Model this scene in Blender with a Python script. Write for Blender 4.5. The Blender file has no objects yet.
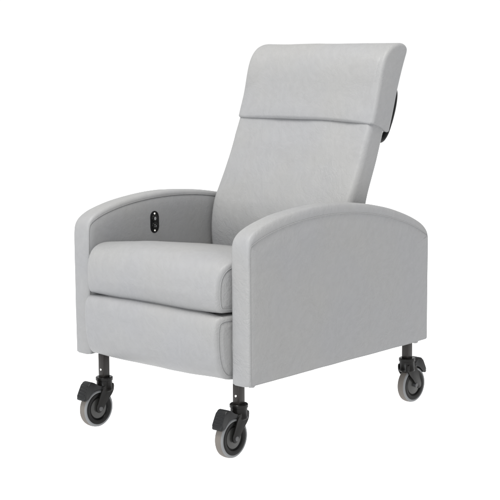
import bpy, bmesh, math, random
from mathutils import Vector, Matrix, noise

random.seed(4)
S = 1.26                       # build units -> metres
Y0 = 0.356                     # the chair's centre in build units

scene = bpy.context.scene

# ------------------------------------------------------------------ camera
def setup_camera():
    cx, cy, cz, yaw, pitch, roll, f = 2.4507, -2.3713, 0.9628, 0.7347, -0.1435, -0.0073, 1414.98
    cam = bpy.data.cameras.new('camera')
    cam.sensor_width = 36
    cam.lens = f / 500 * 36
    cam.clip_start = 0.05
    cam.clip_end = 200
    o = bpy.data.objects.new('camera', cam)
    scene.collection.objects.link(o)
    fw = Vector((-math.sin(yaw) * math.cos(pitch), math.cos(yaw) * math.cos(pitch), math.sin(pitch)))
    r = Vector((math.cos(yaw), math.sin(yaw), 0))
    u = r.cross(fw)
    r2 = r * math.cos(roll) + u * math.sin(roll)
    u2 = -r * math.sin(roll) + u * math.cos(roll)
    m = Matrix((r2, u2, -fw)).transposed().to_4x4()
    m.translation = Vector((cx, cy - Y0, cz)) * S
    o.matrix_world = m
    scene.camera = o
setup_camera()

# ------------------------------------------------------------------ world and lamps
w = bpy.data.worlds.new("World")
scene.world = w
w.use_nodes = True
bg = w.node_tree.nodes['Background']
bg.inputs['Color'].default_value = (1.0, 1.0, 1.0, 1)
bg.inputs['Strength'].default_value = 1.04

def area(name, loc, target, size, power, color, size_y=None):
    l = bpy.data.lights.new(name, 'AREA')
    l.energy = power
    l.color = color
    l.size = size
    if size_y:
        l.shape = 'RECTANGLE'
        l.size_y = size_y
    o = bpy.data.objects.new(name, l)
    scene.collection.objects.link(o)
    o.location = loc
    o.rotation_euler = (Vector(target) - Vector(loc)).to_track_quat('-Z', 'Y').to_euler()
    return o

area('key_softbox', (0.8, -4.9, 1.1), (0, 0, .5), 2.4, 146, (0.95, 0.975, 1.0))
area('top_softbox', (0.7, -1.9, 5.9), (0, 0, .5), 2.6, 460, (1.0, 0.985, 0.95))
# added lamp, shines up through the floor to turn it shadowless white
area('added_under_floor_lamp', (0, 3, -0.7), (0, 3, 0), 70, 18200, (1, 1, 1)).rotation_euler = (math.pi, 0, 0)

scene.view_settings.view_transform = 'Standard'
scene.view_settings.look = 'None'
scene.view_settings.exposure = 0
scene.view_settings.gamma = 1
try:
    scene.cycles.max_bounces = 8
    scene.cycles.use_denoising = True
except Exception:
    pass

# ------------------------------------------------------------------ materials
def nodes_of(name):
    m = bpy.data.materials.new(name)
    m.use_nodes = True
    nt = m.node_tree
    return m, nt, nt.nodes['Principled BSDF']

def vinyl(name, base, crease=1.0, seed=0.0, turn=42):
    m, nt, p = nodes_of(name)
    N, L = nt.nodes.new, nt.links.new
    tc = N('ShaderNodeTexCoord')
    mp = N('ShaderNodeMapping'); mp.inputs['Location'].default_value = (seed, seed * .7, seed * 1.3)
    L(tc.outputs['Object'], mp.inputs['Vector'])
    # warp for natural creases
    wn = N('ShaderNodeTexNoise'); wn.inputs['Scale'].default_value = 7; wn.inputs['Detail'].default_value = 3
    L(mp.outputs[0], wn.inputs['Vector'])
    mx = N('ShaderNodeMixRGB'); mx.blend_type = 'ADD'; mx.inputs[0].default_value = 0.10
    L(mp.outputs[0], mx.inputs[1]); L(wn.outputs['Color'], mx.inputs[2])
    mp2 = N('ShaderNodeMapping')
    mp1 = N('ShaderNodeMapping')
    mp1.inputs['Rotation'].default_value = (math.radians(turn), math.radians(turn * .7), math.radians(8))
    mp2.inputs['Scale'].default_value = (1, 1, 0.38)
    L(mx.outputs[0], mp1.inputs['Vector']); L(mp1.outputs[0], mp2.inputs['Vector'])
    cre = N('ShaderNodeTexVoronoi'); cre.feature = 'DISTANCE_TO_EDGE'; cre.inputs['Scale'].default_value = 88
    L(mp2.outputs[0], cre.inputs['Vector'])
    cr = N('ShaderNodeMapRange'); cr.inputs['From Max'].default_value = 0.16; cr.clamp = True
    L(cre.outputs['Distance'], cr.inputs['Value'])
    # creases only come in patches
    pt = N('ShaderNodeTexNoise'); pt.inputs['Scale'].default_value = 9; pt.inputs['Detail'].default_value = 4
    L(mp.outputs[0], pt.inputs['Vector'])
    pr = N('ShaderNodeMapRange'); pr.inputs['From Min'].default_value = .38; pr.inputs['From Max'].default_value = .78
    L(pt.outputs['Fac'], pr.inputs['Value'])
    mul = N('ShaderNodeMath'); mul.operation = 'MULTIPLY'
    L(cr.outputs[0], mul.inputs[0]); L(pr.outputs[0], mul.inputs[1])
    # long soft wrinkles
    st = N('ShaderNodeTexNoise'); st.inputs['Scale'].default_value = 62; st.inputs['Detail'].default_value = 5
    st.inputs['Roughness'].default_value = .62
    L(mp2.outputs[0], st.inputs['Vector'])
    # fine pebble grain
    gr = N('ShaderNodeTexVoronoi'); gr.inputs['Scale'].default_value = 520
    L(mp.outputs[0], gr.inputs['Vector'])
    lo = N('ShaderNodeTexNoise'); lo.inputs['Scale'].default_value = 5.5; lo.inputs['Detail'].default_value = 2
    L(mp.outputs[0], lo.inputs['Vector'])
    b0 = N('ShaderNodeBump'); b0.inputs['Strength'].default_value = .14; b0.inputs['Distance'].default_value = .012
    L(lo.outputs['Fac'], b0.inputs['Height'])
    b1 = N('ShaderNodeBump'); b1.inputs['Strength'].default_value = .9 * crease; b1.inputs['Distance'].default_value = .0016
    L(st.outputs['Fac'], b1.inputs['Height']); L(b0.outputs[0], b1.inputs['Normal'])
    b2 = N('ShaderNodeBump'); b2.inputs['Strength'].default_value = .8 * crease; b2.inputs['Distance'].default_value = .0007
    L(mul.outputs[0], b2.inputs['Height']); L(b1.outputs[0], b2.inputs['Normal'])
    b3 = N('ShaderNodeBump'); b3.inputs['Strength'].default_value = .3; b3.inputs['Distance'].default_value = .0004
    L(gr.outputs['Distance'], b3.inputs['Height']); L(b2.outputs[0], b3.inputs['Normal'])
    L(b3.outputs[0], p.inputs['Normal'])
    ramp = N('ShaderNodeValToRGB')
    ramp.color_ramp.elements[0].position = .3; ramp.color_ramp.elements[1].position = .72
    ramp.color_ramp.elements[0].color = (*[c * .955 for c in base], 1)
    ramp.color_ramp.elements[1].color = (*[c * 1.035 for c in base], 1)
    L(st.outputs['Fac'], ramp.inputs[0])
    # faint warm and cool dye patches
    dn = N('ShaderNodeTexNoise'); dn.inputs['Scale'].default_value = 4.2; dn.inputs['Detail'].default_value = 3
    L(mp.outputs[0], dn.inputs['Vector'])
    dr = N('ShaderNodeValToRGB')
    dr.color_ramp.elements[0].position = .36; dr.color_ramp.elements[1].position = .64
    dr.color_ramp.elements[0].color = (.978, .983, .998, 1)
    dr.color_ramp.elements[1].color = (1.0, .997, .984, 1)
    L(dn.outputs['Fac'], dr.inputs[0])
    dm = N('ShaderNodeMixRGB'); dm.blend_type = 'MULTIPLY'; dm.inputs[0].default_value = 1
    L(ramp.outputs[0], dm.inputs[1]); L(dr.outputs[0], dm.inputs[2]); L(dm.outputs[0], p.inputs['Base Color'])
    p.inputs['Roughness'].default_value = .5
    p.inputs['Specular IOR Level'].default_value = .25
    return m

def plain(name, col, rough=.4, metal=0.0, bump=0.0, scale=300, spec=.5, var=.06):
    m, nt, p = nodes_of(name)
    N, L = nt.nodes.new, nt.links.new
    tc = N('ShaderNodeTexCoord')
    n = N('ShaderNodeTexNoise'); n.inputs['Scale'].default_value = scale; n.inputs['Detail'].default_value = 4
    L(tc.outputs['Object'], n.inputs['Vector'])
    ramp = N('ShaderNodeValToRGB')
    ramp.color_ramp.elements[0].color = (*[c * (1 - var) for c in col], 1)
    ramp.color_ramp.elements[1].color = (*[c * (1 + var) for c in col], 1)
    L(n.outputs['Fac'], ramp.inputs[0]); L(ramp.outputs[0], p.inputs['Base Color'])
    p.inputs['Roughness'].default_value = rough
    p.inputs['Metallic'].default_value = metal
    p.inputs['Specular IOR Level'].default_value = spec
    if bump:
        b = N('ShaderNodeBump'); b.inputs['Strength'].default_value = bump; b.inputs['Distance'].default_value = .0005
        L(n.outputs['Fac'], b.inputs['Height']); L(b.outputs[0], p.inputs['Normal'])
    return m

GREY = (.201, .202, .204)
M_SIDE = vinyl('grey_vinyl_arm', GREY, 1.1, 0.0)
M_SIDE_IN = vinyl('grey_vinyl_far_arm', GREY, .32, 0.9)
M_SEAT = vinyl('grey_vinyl_seat', GREY, .7, 3.1)
M_BACK = vinyl('grey_vinyl_back', GREY, .8, 6.7)
M_PIPE = plain('grey_vinyl_welt', (.197, .198, .200), .55, spec=.25)
M_BLACK = plain('black_plastic', (.004, .004, .0045), .38, spec=.14, bump=.15, scale=500)
M_FORK = plain('black_painted_steel', (.005, .0047, .0044), .25, spec=.16, scale=200)
M_PEDAL = plain('charcoal_plastic', (.009, .0095, .010), .4, spec=.18, bump=.2, scale=600)
M_TREAD = plain('taupe_rubber', (.112, .102, .092), .7, spec=.25, bump=.3, scale=250)
M_RING = plain('grey_rubber', (.14, .144, .148), .6, spec=.3, bump=.1, scale=300)
M_HUB = plain('dark_hub_plastic', (.004, .004, .004), .35, spec=.12, bump=.1)
M_CAP = plain('grey_hub_cap', (.03, .03, .032), .4)
M_DISC = plain('dark_grey_hub_disc', (.022, .022, .021), .32, bump=.1, spec=.35)
M_STEEL = plain('zinc_steel', (.62, .61, .58), .28, metal=1.0)
M_STEM = plain('dark_steel_stem', (.016, .014, .013), .3, spec=.2, scale=150)
M_GLOSS = plain('gloss_black_button', (.004, .004, .004), .2, spec=.3)
M_ICON = plain('grey_icon_print', (.20, .205, .21), .5)
M_WHITE = plain('white_dot_print', (.85, .84, .78), .4)
M_UNDER = plain('black_underlining', (.03, .03, .032), .9, spec=.1)

def floor_mat():  # floor made translucent so the added lamp below glows through it
    m = bpy.data.materials.new('translucent_white_floor')
    m.use_nodes = True
    nt = m.node_tree
    nt.nodes.clear()
    N, L = nt.nodes.new, nt.links.new
    out = N('ShaderNodeOutputMaterial')
    mix = N('ShaderNodeMixShader'); mix.inputs[0].default_value = .95
    d = N('ShaderNodeBsdfDiffuse'); t = N('ShaderNodeBsdfTranslucent')
    tc = N('ShaderNodeTexCoord'); n = N('ShaderNodeTexNoise'); n.inputs['Scale'].default_value = 3
    r = N('ShaderNodeValToRGB')
    r.color_ramp.elements[0].color = (.89, .89, .89, 1); r.color_ramp.elements[1].color = (.92, .92, .92, 1)
    L(tc.outputs['Object'], n.inputs['Vector']); L(n.outputs['Fac'], r.inputs[0])
    L(r.outputs[0], d.inputs['Color']); L(r.outputs[0], t.inputs['Color'])
    L(d.outputs[0], mix.inputs[1]); L(t.outputs[0], mix.inputs[2]); L(mix.outputs[0], out.inputs['Surface'])
    return m

# ------------------------------------------------------------------ helpers
def W3(x, y, z):
    return Vector((x, y - Y0, z)) * S

def make(name, bm, mats, parent=None, smooth=True, loc=None, angle=40):
    bmesh.ops.recalc_face_normals(bm, faces=bm.faces)
    me = bpy.data.meshes.new(name)
    bm.to_mesh(me); bm.free()
    if not isinstance(mats, (list, tuple)):
        mats = [mats]
    for m in mats:
        me.materials.append(m)
    for p in me.polygons:
        p.use_smooth = smooth
    if smooth:
        try:
            me.set_sharp_from_angle(angle=math.radians(angle))
        except Exception:
            pass
    o = bpy.data.objects.new(name, me)
    scene.collection.objects.link(o)
    if parent:
        o.parent = parent
    if loc is not None:
        o.location = loc
    return o

def chaikin(pts, n):
    for _ in range(n):
        q = []
        for i in range(len(pts)):
            a, b = pts[i], pts[(i + 1) % len(pts)]
            q.append((a[0] * .75 + b[0] * .25, a[1] * .75 + b[1] * .25))
            q.append((a[0] * .25 + b[0] * .75, a[1] * .25 + b[1] * .75))
        pts = q
    return pts

def resample(pts, n):
    L = [0]
    m = len(pts)
    for i in range(m):
        a, b = pts[i], pts[(i + 1) % m]
        L.append(L[-1] + math.hypot(b[0] - a[0], b[1] - a[1]))
    out = []; j = 0
    for k in range(n):
        t = L[-1] * k / n
        while L[j + 1] < t:
            j += 1
        a, b = pts[j], pts[(j + 1) % m]
        f = (t - L[j]) / max(L[j + 1] - L[j], 1e-9)
        out.append((a[0] + (b[0] - a[0]) * f, a[1] + (b[1] - a[1]) * f))
    return out

def profile(pts, n=200, it=3):
    area2 = sum(pts[i][0] * pts[(i + 1) % len(pts)][1] - pts[(i + 1) % len(pts)][0] * pts[i][1] for i in range(len(pts)))
    if area2 < 0:
        pts = pts[::-1]
    return resample(chaikin(pts, it), n)

def normals(loop):
    n = len(loop); out = []
    for i in range(n):
        a, b = loop[i - 1], loop[(i + 1) % n]
        dx, dy = b[0] - a[0], b[1] - a[1]
        l = math.hypot(dx, dy) or 1
        out.append((dy / l, -dx / l))         # outward for a CCW loop
    return out

def inset(loop, d):
    """Offset the loop inwards by d; points that would cross over at a corner are pulled onto the mitre."""
    nn = normals(loop)
    out = [(p[0] - v[0] * d, p[1] - v[1] * d) for p, v in zip(loop, nn)]
    if d < 1e-6:
        return out
    n = len(loop)
    ok = []
    for q in out:
        m = 1e9
        for i in range(n):
            a, b = loop[i], loop[(i + 1) % n]
            ex, ey = b[0] - a[0], b[1] - a[1]
            t = max(0, min(1, ((q[0] - a[0]) * ex + (q[1] - a[1]) * ey) / (ex * ex + ey * ey + 1e-15)))
            m = min(m, (q[0] - a[0] - ex * t) ** 2 + (q[1] - a[1] - ey * t) ** 2)
        ok.append(m > (d * .985) ** 2)
    if not any(ok):
        return out
    for i in range(n):
        if not ok[i]:
            a = 1
            while not ok[(i - a) % n]: a += 1
            b = 1
            while not ok[(i + b) % n]: b += 1
            p, q = out[(i - a) % n], out[(i + b) % n]
            f = a / (a + b)
            out[i] = (p[0] + (q[0] - p[0]) * f, p[1] + (q[1] - p[1]) * f)
    return out

def loft(loop, half, rad, crown=0.0, puff=0.004, seam=True, nx=24, lumps=.0015, x0=0.0, seed=0.0, crown_fn=None, arc=7, power=2.0, taper=None, fill=False, rimf=None, lift=None):
    """A cushion: the (y,z) loop swept over x with rounded ends, a crown over its width and puffed end panels."""
    bm = bmesh.new()
    st = []
    flat = half - rad
    for k in range(nx + 1):
        x = -flat + 2 * flat * k / nx
        st.append((x, 0.0))
    for k in range(1, arc + 1):
        a = math.pi / 2 * k / arc
        st.append((flat + rad * math.sin(a), rad * (1 - math.cos(a))))
        st.insert(0, (-(flat + rad * math.sin(a)), rad * (1 - math.cos(a))))
    nn = normals(loop)
    cyy = sum(p[0] for p in loop) / len(loop); czz = sum(p[1] for p in loop) / len(loop)
    rings = []
    base = {}
    def tp(x, y, z):
        return x * (1 - taper(y, z) * abs(x / half) ** 2) if taper else x
    def rim(d, side=1):
        lp = inset(loop, d)
        if not rimf:
            return lp
        out = []
        for a, b in zip(loop, lp):
            fy, fz = rimf(a[0], a[1], side)
            out.append((a[0] + (b[0] - a[0]) * fy, a[1] + (b[1] - a[1]) * fz))
        return out
    def lump(x, y, z):
        return noise.noise(Vector((x * 9 + seed, y * 9, z * 9 + seed * 2))) * lumps + noise.noise(Vector((x * 24, y * 24 + seed, z * 24))) * lumps * .35
    for x, ins in st:
        c = crown * (1 - abs(x / half) ** power)
        ring = []
        sd = 1 if x > 0 else -1
        k = (round(ins, 7), sd)
        if k not in base:
            base[k] = rim(ins, sd)
        for (y, z), v in zip(base[k], nn):
            cc = c * (crown_fn(y, z) if crown_fn else 1.0)
            d = cc + lump(x, y, z) * (1 if ins < rad * .9 else .4)
            ring.append(bm.verts.new(W3(x0 + tp(x, y, z), y + v[0] * d, z + v[1] * d + (lift(x, y, z) if lift else 0))))
        rings.append(ring)
    n = len(loop)
    for a, b in zip(rings, rings[1:]):
        for i in range(n):
            bm.faces.new((a[i], a[(i + 1) % n], b[(i + 1) % n], b[i]))
    def edge_dist(y, z):
        return math.sqrt(min((y - p[0]) ** 2 + (z - p[1]) ** 2 for p in loop[::3]))
    # end panels
    for sgn, ring in ((-1, rings[0]), (1, rings[-1])):
        prev = ring
        if fill:
            bm.faces.new(ring)
            continue
        steps = [(.0015, -.0014), (.004, -.0006), (.009, .0006)] if seam else [(.003, .0006), (.008, .001)]
        for ins, dx in steps:
            lp = rim(rad + ins, sgn)
            cur = []
            for (y, z), o in zip(lp, loop):
                f = (.25 if (o[1] < ZB + .02 or (o[0] > .69 and o[1] < .46)) else 1) if rimf else 1
                cur.append(bm.verts.new(W3(x0 + tp(sgn * (half + dx * f), y, z), y, z)))
            for i in range(n):
                bm.faces.new((prev[i], prev[(i + 1) % n], cur[(i + 1) % n], cur[i]))
            prev = cur
        lp = rim(rad + steps[-1][0], sgn)
        for s in (.05, .12, .22, .34, .48, .62, .76, .9):
            cur = []
            for y, z in lp:
                yy = y + (cyy - y) * s; zz = z + (czz - z) * s
                pf = puff * (1 - math.exp(-(edge_dist(yy, zz) / .035) ** 2))
                cur.append(bm.verts.new(W3(x0 + tp(sgn * (half + steps[-1][1] + pf + lump(sgn, yy, zz) * s), yy, zz), yy, zz)))
            for i in range(n):
                bm.faces.new((prev[i], prev[(i + 1) % n], cur[(i + 1) % n], cur[i]))
            prev = cur
        c = bm.verts.new(W3(x0 + sgn * (half + steps[-1][1] + puff), cyy, czz))
        for i in range(n):
            bm.faces.new((prev[i], prev[(i + 1) % n], c))
    return bm

def tube(bm, path, r, closed=False, seg=8, mat=0, scale=True):
    pts = [Vector(p) for p in path]
    n = len(pts); rings = []
    up = Vector((0, 0, 1))
    prevn = None
    for i in range(n):
        a = pts[i - 1] if (i > 0 or closed) else pts[0]
        b = pts[(i + 1) % n] if (i < n - 1 or closed) else pts[-1]
        t = (b - a).normalized()
        if prevn is None:
            prevn = t.orthogonal().normalized()
        nrm = (prevn - t * prevn.dot(t)).normalized()
        prevn = nrm
        bi = t.cross(nrm)
        rings.append([bm.verts.new(pts[i] + (nrm * math.cos(2 * math.pi * k / seg) + bi * math.sin(2 * math.pi * k / seg)) * r) for k in range(seg)])
    m = n if closed else n - 1
    for i in range(m):
        a, b = rings[i], rings[(i + 1) % n]
        off = 0
        if closed and i == n - 1:
            off = min(range(seg), key=lambda o: sum((a[k].co - b[(k + o) % seg].co).length for k in range(seg)))
        for k in range(seg):
            f = bm.faces.new((a[k], a[(k + 1) % seg], b[(k + 1 + off) % seg], b[(k + off) % seg])); f.material_index = mat
    if not closed:
        f = bm.faces.new(rings[0][::-1]); f.material_index = mat
        f = bm.faces.new(rings[-1]); f.material_index = mat

def welt(name, loop, ins, x, parent, r=.0017, taper=None):
    bm = bmesh.new()
    lp = inset(loop, ins)
    path = [W3(x * (1 - (taper(y, z) if taper else 0)), y, z) for y, z in lp]
    tube(bm, path, r * S, closed=True)
    return make(name, bm, M_PIPE, parent)

def box(bm, cx, cy, cz, sx, sy, sz, bev=.002, mat=0, rot=None, seg=2):
    r = bmesh.ops.create_cube(bm, size=1)
    vs = r['verts']
    bmesh.ops.scale(bm, verts=vs, vec=(sx, sy, sz))
    es = list({e for v in vs for e in v.link_edges})
    if bev:
        g = bmesh.ops.bevel(bm, geom=es, offset=bev, segments=seg, affect='EDGES', profile=.5)
        vs = list({v for f in g['faces'] for v in f.verts} | {v for v in vs if v.is_valid})
    # gather the full island
    seen = set(vs); stack = list(vs)
    while stack:
        v = stack.pop()
        for e in v.link_edges:
            o = e.other_vert(v)
            if o not in seen:
                seen.add(o); stack.append(o)
    vs = list(seen)
    if rot:
        bmesh.ops.rotate(bm, verts=vs, cent=(0, 0, 0), matrix=rot)
    bmesh.ops.translate(bm, verts=vs, vec=(cx, cy, cz))
    for f in {f for v in vs for f in v.link_faces}:
        f.material_index = mat
    return vs

def lathe_x(bm, prof, mats=None, seg=64, cx=0, cy=0, cz=0):
    """prof: list of (x, radius); closed if it ends at radius 0."""
    rings = []
    for x, r in prof:
        if r < 1e-6:
            rings.append([bm.verts.new((cx + x, cy, cz))])
        else:
            rings.append([bm.verts.new((cx + x, cy + r * math.cos(2 * math.pi * k / seg), cz + r * math.sin(2 * math.pi * k / seg))) for k in range(seg)])
    for j, (a, b) in enumerate(zip(rings, rings[1:])):
        for k in range(seg):
            k2 = (k + 1) % seg
            if len(a) == 1:
                f = bm.faces.new((a[0], b[k2], b[k]))
            elif len(b) == 1:
                f = bm.faces.new((a[k], a[k2], b[0]))
            else:
                f = bm.faces.new((a[k], a[k2], b[k2], b[k]))
            if mats:
                f.material_index = mats[j]

def lathe_z(bm, prof, seg=32, cx=0, cy=0, cz=0, mat=0):
    rings = []
    for r, z in prof:
        if r < 1e-6:
            rings.append([bm.verts.new((cx, cy, cz + z))])
        else:
            rings.append([bm.verts.new((cx + r * math.cos(2 * math.pi * k / seg), cy + r * math.sin(2 * math.pi * k / seg), cz + z)) for k in range(seg)])
    for a, b in zip(rings, rings[1:]):
        for k in range(seg):
            k2 = (k + 1) % seg
            if len(a) == 1:
                f = bm.faces.new((a[0], b[k], b[k2]))
            elif len(b) == 1:
                f = bm.faces.new((a[k], a[k2], b[0]))
            else:
                f = bm.faces.new((a[k], a[k2], b[k2], b[k]))
            f.material_index = mat

def extrude_x(bm, pts, xa, xb, bev=.0008, mat=0):
    """A plate: (y,z) outline extruded from xa to xb, with bevelled edges."""
    va = [bm.verts.new((xa, y, z)) for y, z in pts]
    vb = [bm.verts.new((xb, y, z)) for y, z in pts]
    n = len(pts)
    fs = [bm.faces.new(va[::-1]), bm.faces.new(vb)]
    for i in range(n):
        fs.append(bm.faces.new((va[i], va[(i + 1) % n], vb[(i + 1) % n], vb[i])))
    for f in fs:
        f.material_index = mat
    if bev:
        es = list(fs[0].edges) + list(fs[1].edges)
        g = bmesh.ops.bevel(bm, geom=es, offset=bev, segments=2, affect='EDGES', profile=.5)
        for f in g['faces']:
            f.material_index = mat

# ------------------------------------------------------------------ setting
bm = bmesh.new()
vs = [bm.verts.new((x, y, 0)) for x, y in ((-10, -8), (10, -8), (10, 16), (-10, 16))]
bm.faces.new(vs)
fl = make('floor', bm, floor_mat(), smooth=False)
fl['kind'] = 'structure'

# ------------------------------------------------------------------ the chair
chair = bpy.data.objects.new('recliner_chair', None)
scene.collection.objects.link(chair)
chair.empty_display_size = .2
chair['label'] = 'light grey vinyl reclining care chair with arched arms standing on four braked casters'
chair['category'] = 'recliner chair'

WH, T, ZB = .304, .056, .178

# armrests -----------------------------------------------------------------
ARM = [(0, ZB), (0, ZB), (0, .26), (0, .36), (0, .44), (0, .485), (.0015, .507), (.008, .5245), (.028, .5385), (.068, .5525), (.14, .568), (.235, .577),
       (.33, .5775), (.43, .570), (.54, .5495), (.63, .5210), (.675, .5015), (.697, .4885), (.7085, .477), (.7125, .463), (.7133, .445), (.713, .42), (.713, .35), (.713, .26), (.713, ZB + .001), (.713, ZB + .001),
       (.60, ZB), (.45, ZB), (.3, ZB), (.15, ZB)]
arm_loop = profile(ARM, 300)
RA = .010
def arm_rim(y, z, side):
    """How far the side seam sits in from the edge: close to it at the front, deeper over the arch; the outer seam lies lower."""
    fz = .2 if z < ZB + .02 else (2.05 if side == OUT[0] else 1.05)
    fy = .42
    if y > .69:
        fy = .22 if z < .45 else .3
    return fy, fz
OUT = [1]
arms = []
for sgn in (1, -1):
    OUT[0] = sgn
    bm = loft(arm_loop, T / 2, RA, crown=.0015, puff=.0035, nx=8, lumps=.0012, x0=sgn * (WH - T / 2), seed=2.0 + sgn, rimf=arm_rim)
    a = make('armrest', bm, M_SIDE if sgn == 1 else M_SIDE_IN, chair)
    arms.append(a)
    for s in (1, -1):
        lp = []
        for p, q in zip(arm_loop, inset(arm_loop, RA + .0012)):
            fy, fz = arm_rim(p[0], p[1], s)
            lp.append((p[0] + (q[0] - p[0]) * fy, p[1] + (q[1] - p[1]) * fz))
        path = [W3(sgn * (WH - T / 2) + s * (T / 2 - .0008), y, z) for y, z in lp if z > ZB + .0145 and y < .704 and (z > .44 or y < .3)]
        j = max(range(len(path)), key=lambda i: (path[i] - path[i - 1]).length)
        path = path[j:] + path[:j]
        e0, e1 = sorted((path[0], path[-1]), key=lambda p: p.z)
        ext = [Vector((e0.x, e0.y, ZB * S + .001))]
        path = ext + path if path[0] is e0 or path[0] == e0 else path + ext
        bm = bmesh.new(); tube(bm, path, .0013 * S)
        make('piping', bm, M_PIPE, a)
    # little plastic glides under the arm
    for yy in (.022, .675):
        bm = bmesh.new()
        lathe_z(bm, [(0, -.004), (.007, -.004), (.009, -.001), (.009, .004), (0, .004)], cx=0)
        for v in bm.verts: v.co *= S
        g = make('glide', bm, M_PIPE, a, loc=W3(sgn * (WH - .014), yy, ZB - .001))

# seat ---------------------------------------------------------------------
CH = .2435
SEAT = [(.004, .3425), (-.012, .3435), (-.0225, .352), (-.026, .372), (-.026, .395), (-.0245, .418), (-.017, .439), (-.003, .4545), (.020, .4635), (.055, .4665),
        (.12, .4605), (.20, .451), (.30, .438), (.40, .424), (.455, .416), (.47, .41), (.47, .3425), (.46, .3405), (.35, .3405), (.2, .3405), (.08, .3415), (.03, .342)]
seat_loop = profile(SEAT, 220)
def seat_taper(y, z):
    return .075 * max(0, min(1, (.045 - y) / .072)) ** 1.3
def foot_taper(y, z):
    return .068 * max(0, min(1, (.03 - y) / .07)) ** 1.3
def front_only(y, z):
    return 1.0 if y < .1 else max(.45, 1 - (y - .1) * 2)
bm = loft(seat_loop, CH, .010, crown=.012, puff=.0025, nx=30, lumps=.0020, seed=7.3, crown_fn=lambda y, z: (front_only(y, z) * max(.1, min(1, (z - .336) / .05))), arc=6, power=2.6, taper=seat_taper)
seat = make('seat', bm, M_SEAT, chair)
for s in (1, -1):
    welt('piping', seat_loop, .0105, s * (CH - .001), seat, .0014, seat_taper)

# footrest -------------------------------------------------------------------
FOOT = [(.006, .3380), (-.012, .3372), (-.027, .3315), (-.0340, .316), (-.0355, .285), (-.0345, .255), (-.031, .228), (-.024, .206), (-.012, .190), (.002, .1835),
        (.03, .183), (.048, .186), (.055, .20), (.055, .26), (.055, .32), (.048, .336), (.03, .338)]
foot_loop = profile(FOOT, 180)
bm = loft(foot_loop, CH, .010, crown=.010, puff=.0025, nx=30, lumps=.0020, seed=13.7, crown_fn=lambda y, z: max(0, min(1, (z - .17) / .05)) * (1.0 if y < -.008 else .1), arc=6, power=2.6, taper=foot_taper)
foot = make('footrest', bm, M_SEAT, chair)
for s in (1, -1):
    welt('piping', foot_loop, .0105, s * (CH - .001), foot, .0014, foot_taper)

# base under the seat ----------------------------------------------------------
bm = bmesh.new()
box(bm, 0, (.066 + .69) / 2 - Y0, (.19 + .33) / 2, 2 * .2465, .69 - .066, .14, .004)
for v in bm.verts: v.co *= S
make('base_frame', bm, M_UNDER, chair)

# back -----------------------------------------------------------------------
BW = .2390
BACK = [(.447, .36), (.444, .40), (.438, .44), (.437, .475), (.441, .515), (.452, .552), (.475, .597), (.506, .655), (.5275, .703), (.5475, .748), (.570, .80), (.577, .86),
        (.59, .91), (.605, .935), (.63, .948), (.665, .946), (.675, .93), (.662, .885), (.642, .82), (.622, .762), (.600, .705), (.575, .643), (.549, .590), (.532, .545),
        (.520, .48), (.515, .42), (.512, .36), (.505, .35), (.46, .35)]
back_loop = profile(BACK, 240)
def face_front(y, z):
    return max(0, min(1, 1 - (y - (.450 + max(0, z - .55) * .43)) / .05)) * max(.3, min(1, (.80 - z) / .1))
bm = loft(back_loop, BW, .0155, crown=.007, puff=.002, nx=30, lumps=.0022, seed=21.0, crown_fn=face_front, seam=False, arc=8, power=3, fill=True,
          taper=lambda y, z: .024 * max(0, min(1.3, (z - .42) / .34)))
back = make('backrest', bm, M_BACK, chair)

# headrest cover ---------------------------------------------------------------
HW = .2365
HEAD = [(.5506, .7580), (.5510, .7605), (.5555, .7760), (.568, .812), (.578, .850), (.586, .884), (.593, .906), (.602, .926), (.615, .9435), (.633, .9575), (.656, .9650), (.678, .967),
        (.694, .9635), (.7035, .954), (.7035, .943), (.695, .926), (.681, .893), (.665, .850), (.651, .808), (.638, .768), (.627, .736), (.625, .7325), (.616, .736), (.590, .747), (.565, .7550)]
head_loop = profile(HEAD, 220)
bm = loft(head_loop, HW, .0100, crown=.006, puff=.003, nx=30, lumps=.0013, seed=31.0, seam=False, fill=True,
          x0=.003, lift=lambda x, y, z: max(0, min(1, (.84 - z) / .08)) * (.0125 - .0125 * max(0, (x + .02) / .26) ** 3 - .005 * max(0, -x / .24) ** 2), arc=7, power=3,
          crown_fn=lambda y, z: max(0, min(1, 1 - (y - (.560 + max(0, z - .76) * .27)) / .05)))
head = make('headrest', bm, M_BACK, chair)

# push handle behind the headrest -------------------------------------------------
bm = bmesh.new()
def arcp(pts, n=8):
    out = []
    for i in range(len(pts) - 1):
        p0 = pts[max(i - 1, 0)]; p1 = pts[i]; p2 = pts[i + 1]; p3 = pts[min(i + 2, len(pts) - 1)]
        for k in range(n):
            t = k / n
            out.append(tuple(.5 * ((2 * p1[a]) + (-p0[a] + p2[a]) * t + (2 * p0[a] - 5 * p1[a] + 4 * p2[a] - p3[a]) * t * t + (-p0[a] + 3 * p1[a] - 3 * p2[a] + p3[a]) * t ** 3) for a in range(3)))
    out.append(pts[-1])
    return out
for sx in (1, -1):
    hp = [(.199, .655, .858), (.199, .684, .853), (.199, .7000, .836), (.199, .693, .795), (.199, .671, .745), (.199, .654, .722), (.199, .636, .713), (.199, .604, .720)]
    tube(bm, [W3(sx * x, y, z) for x, y, z in arcp(hp)], .0080 * S, seg=12)
tube(bm, [W3(x, .692, .815) for x in (-.199, -.1, 0, .1, .199)], .0085 * S, seg=14)
make('push_handle', bm, M_BLACK, chair)

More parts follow.
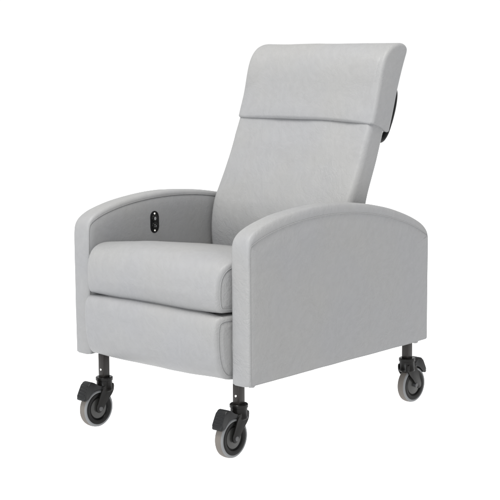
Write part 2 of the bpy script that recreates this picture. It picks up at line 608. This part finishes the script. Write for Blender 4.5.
# control panel on the inner face of the left arm ---------------------------------
def pill(hw, hh, n=14):
    pts = []
    for k in range(n + 1):
        a = math.pi * k / n
        pts.append((hw * math.cos(a), hh - hw + hw * math.sin(a)))
    for k in range(n + 1):
        a = math.pi + math.pi * k / n
        pts.append((hw * math.cos(a), -(hh - hw) + hw * math.sin(a)))
    return pts
PX = -(WH - T) + .0022
bm = bmesh.new()
extrude_x(bm, pill(.0155, .0295), -.002, .0030, .0012)
for v in bm.verts: v.co *= S
panel = make('control_panel', bm, M_BLACK, chair, loc=W3(PX, .233, .500))
for dz, up in ((.0095, 1), (-.0095, -1)):
    bm = bmesh.new()
    lathe_x(bm, [(.0028, .0098), (.0046, .0092), (.0052, .0080), (.0050, 0)], seg=40)
    # printed sign on the button: a small figure of a reclining seat
    if up == 1:
        sh = [[(.0040 * math.cos(a * math.pi / 8) - .0005, .0046 * math.sin(a * math.pi / 8)) for a in range(16)]]
    else:
        sh = [[(-.0044, .0022), (-.0006, .0042), (.0004, .0030), (-.0036, .0008)], [(.0006, .0014), (.0040, -.0002), (.0036, -.0034), (.0012, -.0040), (.0016, -.0014)], [(-.0032, -.0016), (-.0010, -.0008), (-.0012, -.0034), (-.0030, -.0036)]]
    for q in sh:
        f = bm.faces.new([bm.verts.new((.0055, y, z)) for y, z in q]); f.material_index = 1
    for v in bm.verts: v.co *= S
    make('button', bm, [M_GLOSS, M_ICON], panel, loc=Vector((0, 0, dz)) * S)
    bm = bmesh.new()
    lathe_x(bm, [(.0026, .0026), (.0042, .0024), (.0045, 0)], seg=20)
    for v in bm.verts: v.co *= S
    make('marker_dot', bm, M_WHITE, panel, loc=Vector((0, -.0005, .0225 if up == 1 else -.0225)) * S)

# casters -------------------------------------------------------------------------
def make_caster(TR):
    R = .0485           # radius, half width, trail (forward is -y)
    CZ = R
    bm = bmesh.new()
    # swivel housing
    lathe_z(bm, [(0, .1255), (.0205, .1255), (.0222, .1240), (.0225, .1185), (.0222, .1170), (.0205, .1160), (.0205, .0960), (.0215, .0945), (.0215, .0900), (.0195, .0880), (0, .0880)], seg=40)
    # fork crown and the two legs
    for s in (1, -1):
        outl = [(.016, .112), (.019, .098), (.012, .082), (-.006, .066), (-.020, .046), (-.026, .039), (-.034, .037), (-.041, .042), (-.042, .052), (-.036, .066), (-.026, .088), (-.016, .106)]
        extrude_x(bm, resample(chaikin(outl, 2), 36), s * .0142, s * .0178, .0008)
    box(bm, 0, -.004, .100, .034, .036, .010, .003)
    for v in bm.verts: v.co *= S
    c = make('caster', bm, M_FORK)
    # stem: square tube with a cross pin hole plug
    bm = bmesh.new()
    box(bm, 0, 0, .153, .021, .021, .066, .0018)
    for v in bm.verts: v.co *= S
    make('stem', bm, M_STEM, c)
    bm = bmesh.new()
    lathe_x(bm, [(-.0100, .0030), (-.0112, .0030), (-.0116, .0022), (-.0116, 0)], seg=16, cz=.145)
    bmesh.ops.rotate(bm, verts=bm.verts, cent=(0, 0, .145), matrix=Matrix.Rotation(math.pi / 2, 3, 'Z'))
    for v in bm.verts: v.co *= S
    make('pin', bm, M_STEEL, c)
    # tyre
    bm = bmesh.new()
    prof = [(-.0105, .0405), (-.0118, .0410), (-.0123, .0425), (-.0115, .0450), (-.0090, .0474), (-.0050, .0483), (0, .0485), (.0050, .0483), (.0090, .0474), (.0115, .0450), (.0123, .0425), (.0118, .0410), (.0105, .0405)]
    mats = [1, 1, 1, 1, 0, 0, 0, 0, 1, 1, 1, 1]
    lathe_x(bm, prof, mats, 72, 0, TR, CZ)
    for v in bm.verts: v.co *= S
    make('tyre', bm, [M_TREAD, M_RING], c, angle=60)
    # hub
    bm = bmesh.new()
    hp = [(-.0108, 0), (-.0108, .010), (-.0100, .0150), (-.0086, .0255), (-.0070, .0265), (-.0075, .0280), (-.0110, .0305), (-.0118, .0340), (-.0118, .0395), (-.0112, .0410), (.0112, .0410), (.0118, .0395), (.0118, .0340), (.0110, .0305), (.0075, .0280), (.0070, .0265), (.0086, .0255), (.0100, .0150), (.0108, .010), (.0108, 0)]
    lathe_x(bm, hp, [1, 1, 1, 1, 0, 0, 0, 0, 0, 0, 0, 0, 0, 0, 0, 1, 1, 1, 1], 48, 0, TR, CZ)
    for v in bm.verts: v.co *= S
    make('wheel_hub', bm, [M_HUB, M_DISC], c, angle=30)
    # axle
    bm = bmesh.new()
    lathe_x(bm, [(-.0200, 0), (-.0200, .0048), (-.0190, .0060), (.0190, .0060), (.0200, .0048), (.0200, 0)], [0] * 5, 12, 0, TR, CZ)
    for v in bm.verts: v.co *= S
    make('axle', bm, M_CAP, c, angle=25)
    # brake pedal: hood over the front of the wheel with a stepped foot plate
    bm = bmesh.new()
    hood = [(-.016, .103), (-.034, .1085), (-.046, .117), (-.055, .1215), (-.063, .1205), (-.069, .1150), (-.083, .0900), (-.0875, .0790), (-.083, .0745), (-.072, .0775), (-.062, .0890), (-.050, .0975), (-.035, .0990), (-.016, .0955)]
    hood = [(y * .94 + (TR + .029) * 1.3, z) for y, z in hood]
    extrude_x(bm, resample(chaikin(hood, 2), 56), -.0150, .0150, .0026)
    for k in range(4):
        yy = -.0660 - k * .0036 + (TR + .029) * 1.3; zz = .1120 - k * .0070
        box(bm, 0, yy - .0003, zz, .022, .0024, .0024, .0006, rot=None)
    for v in bm.verts: v.co *= S
    make('brake_pedal', bm, M_PEDAL, c)
    return c

def copy_caster(src):
    c = src.copy(); scene.collection.objects.link(c)
    for k in list(src.children):
        kk = k.copy(); scene.collection.objects.link(kk); kk.parent = c
    return c

front = make_caster(-.029)
rear = make_caster(-.019)
cs = [front, copy_caster(front), rear, copy_caster(rear)]
spots = [(.243, .029, 2), (-.207, .009, -1), (.255, .689, 178), (-.243, .684, 183)]
for c, (x, y, deg) in zip(cs, spots):
    c.parent = chair
    c.location = (x * S, (y - Y0) * S, 0)
    c.rotation_euler = (0, 0, math.radians(deg))
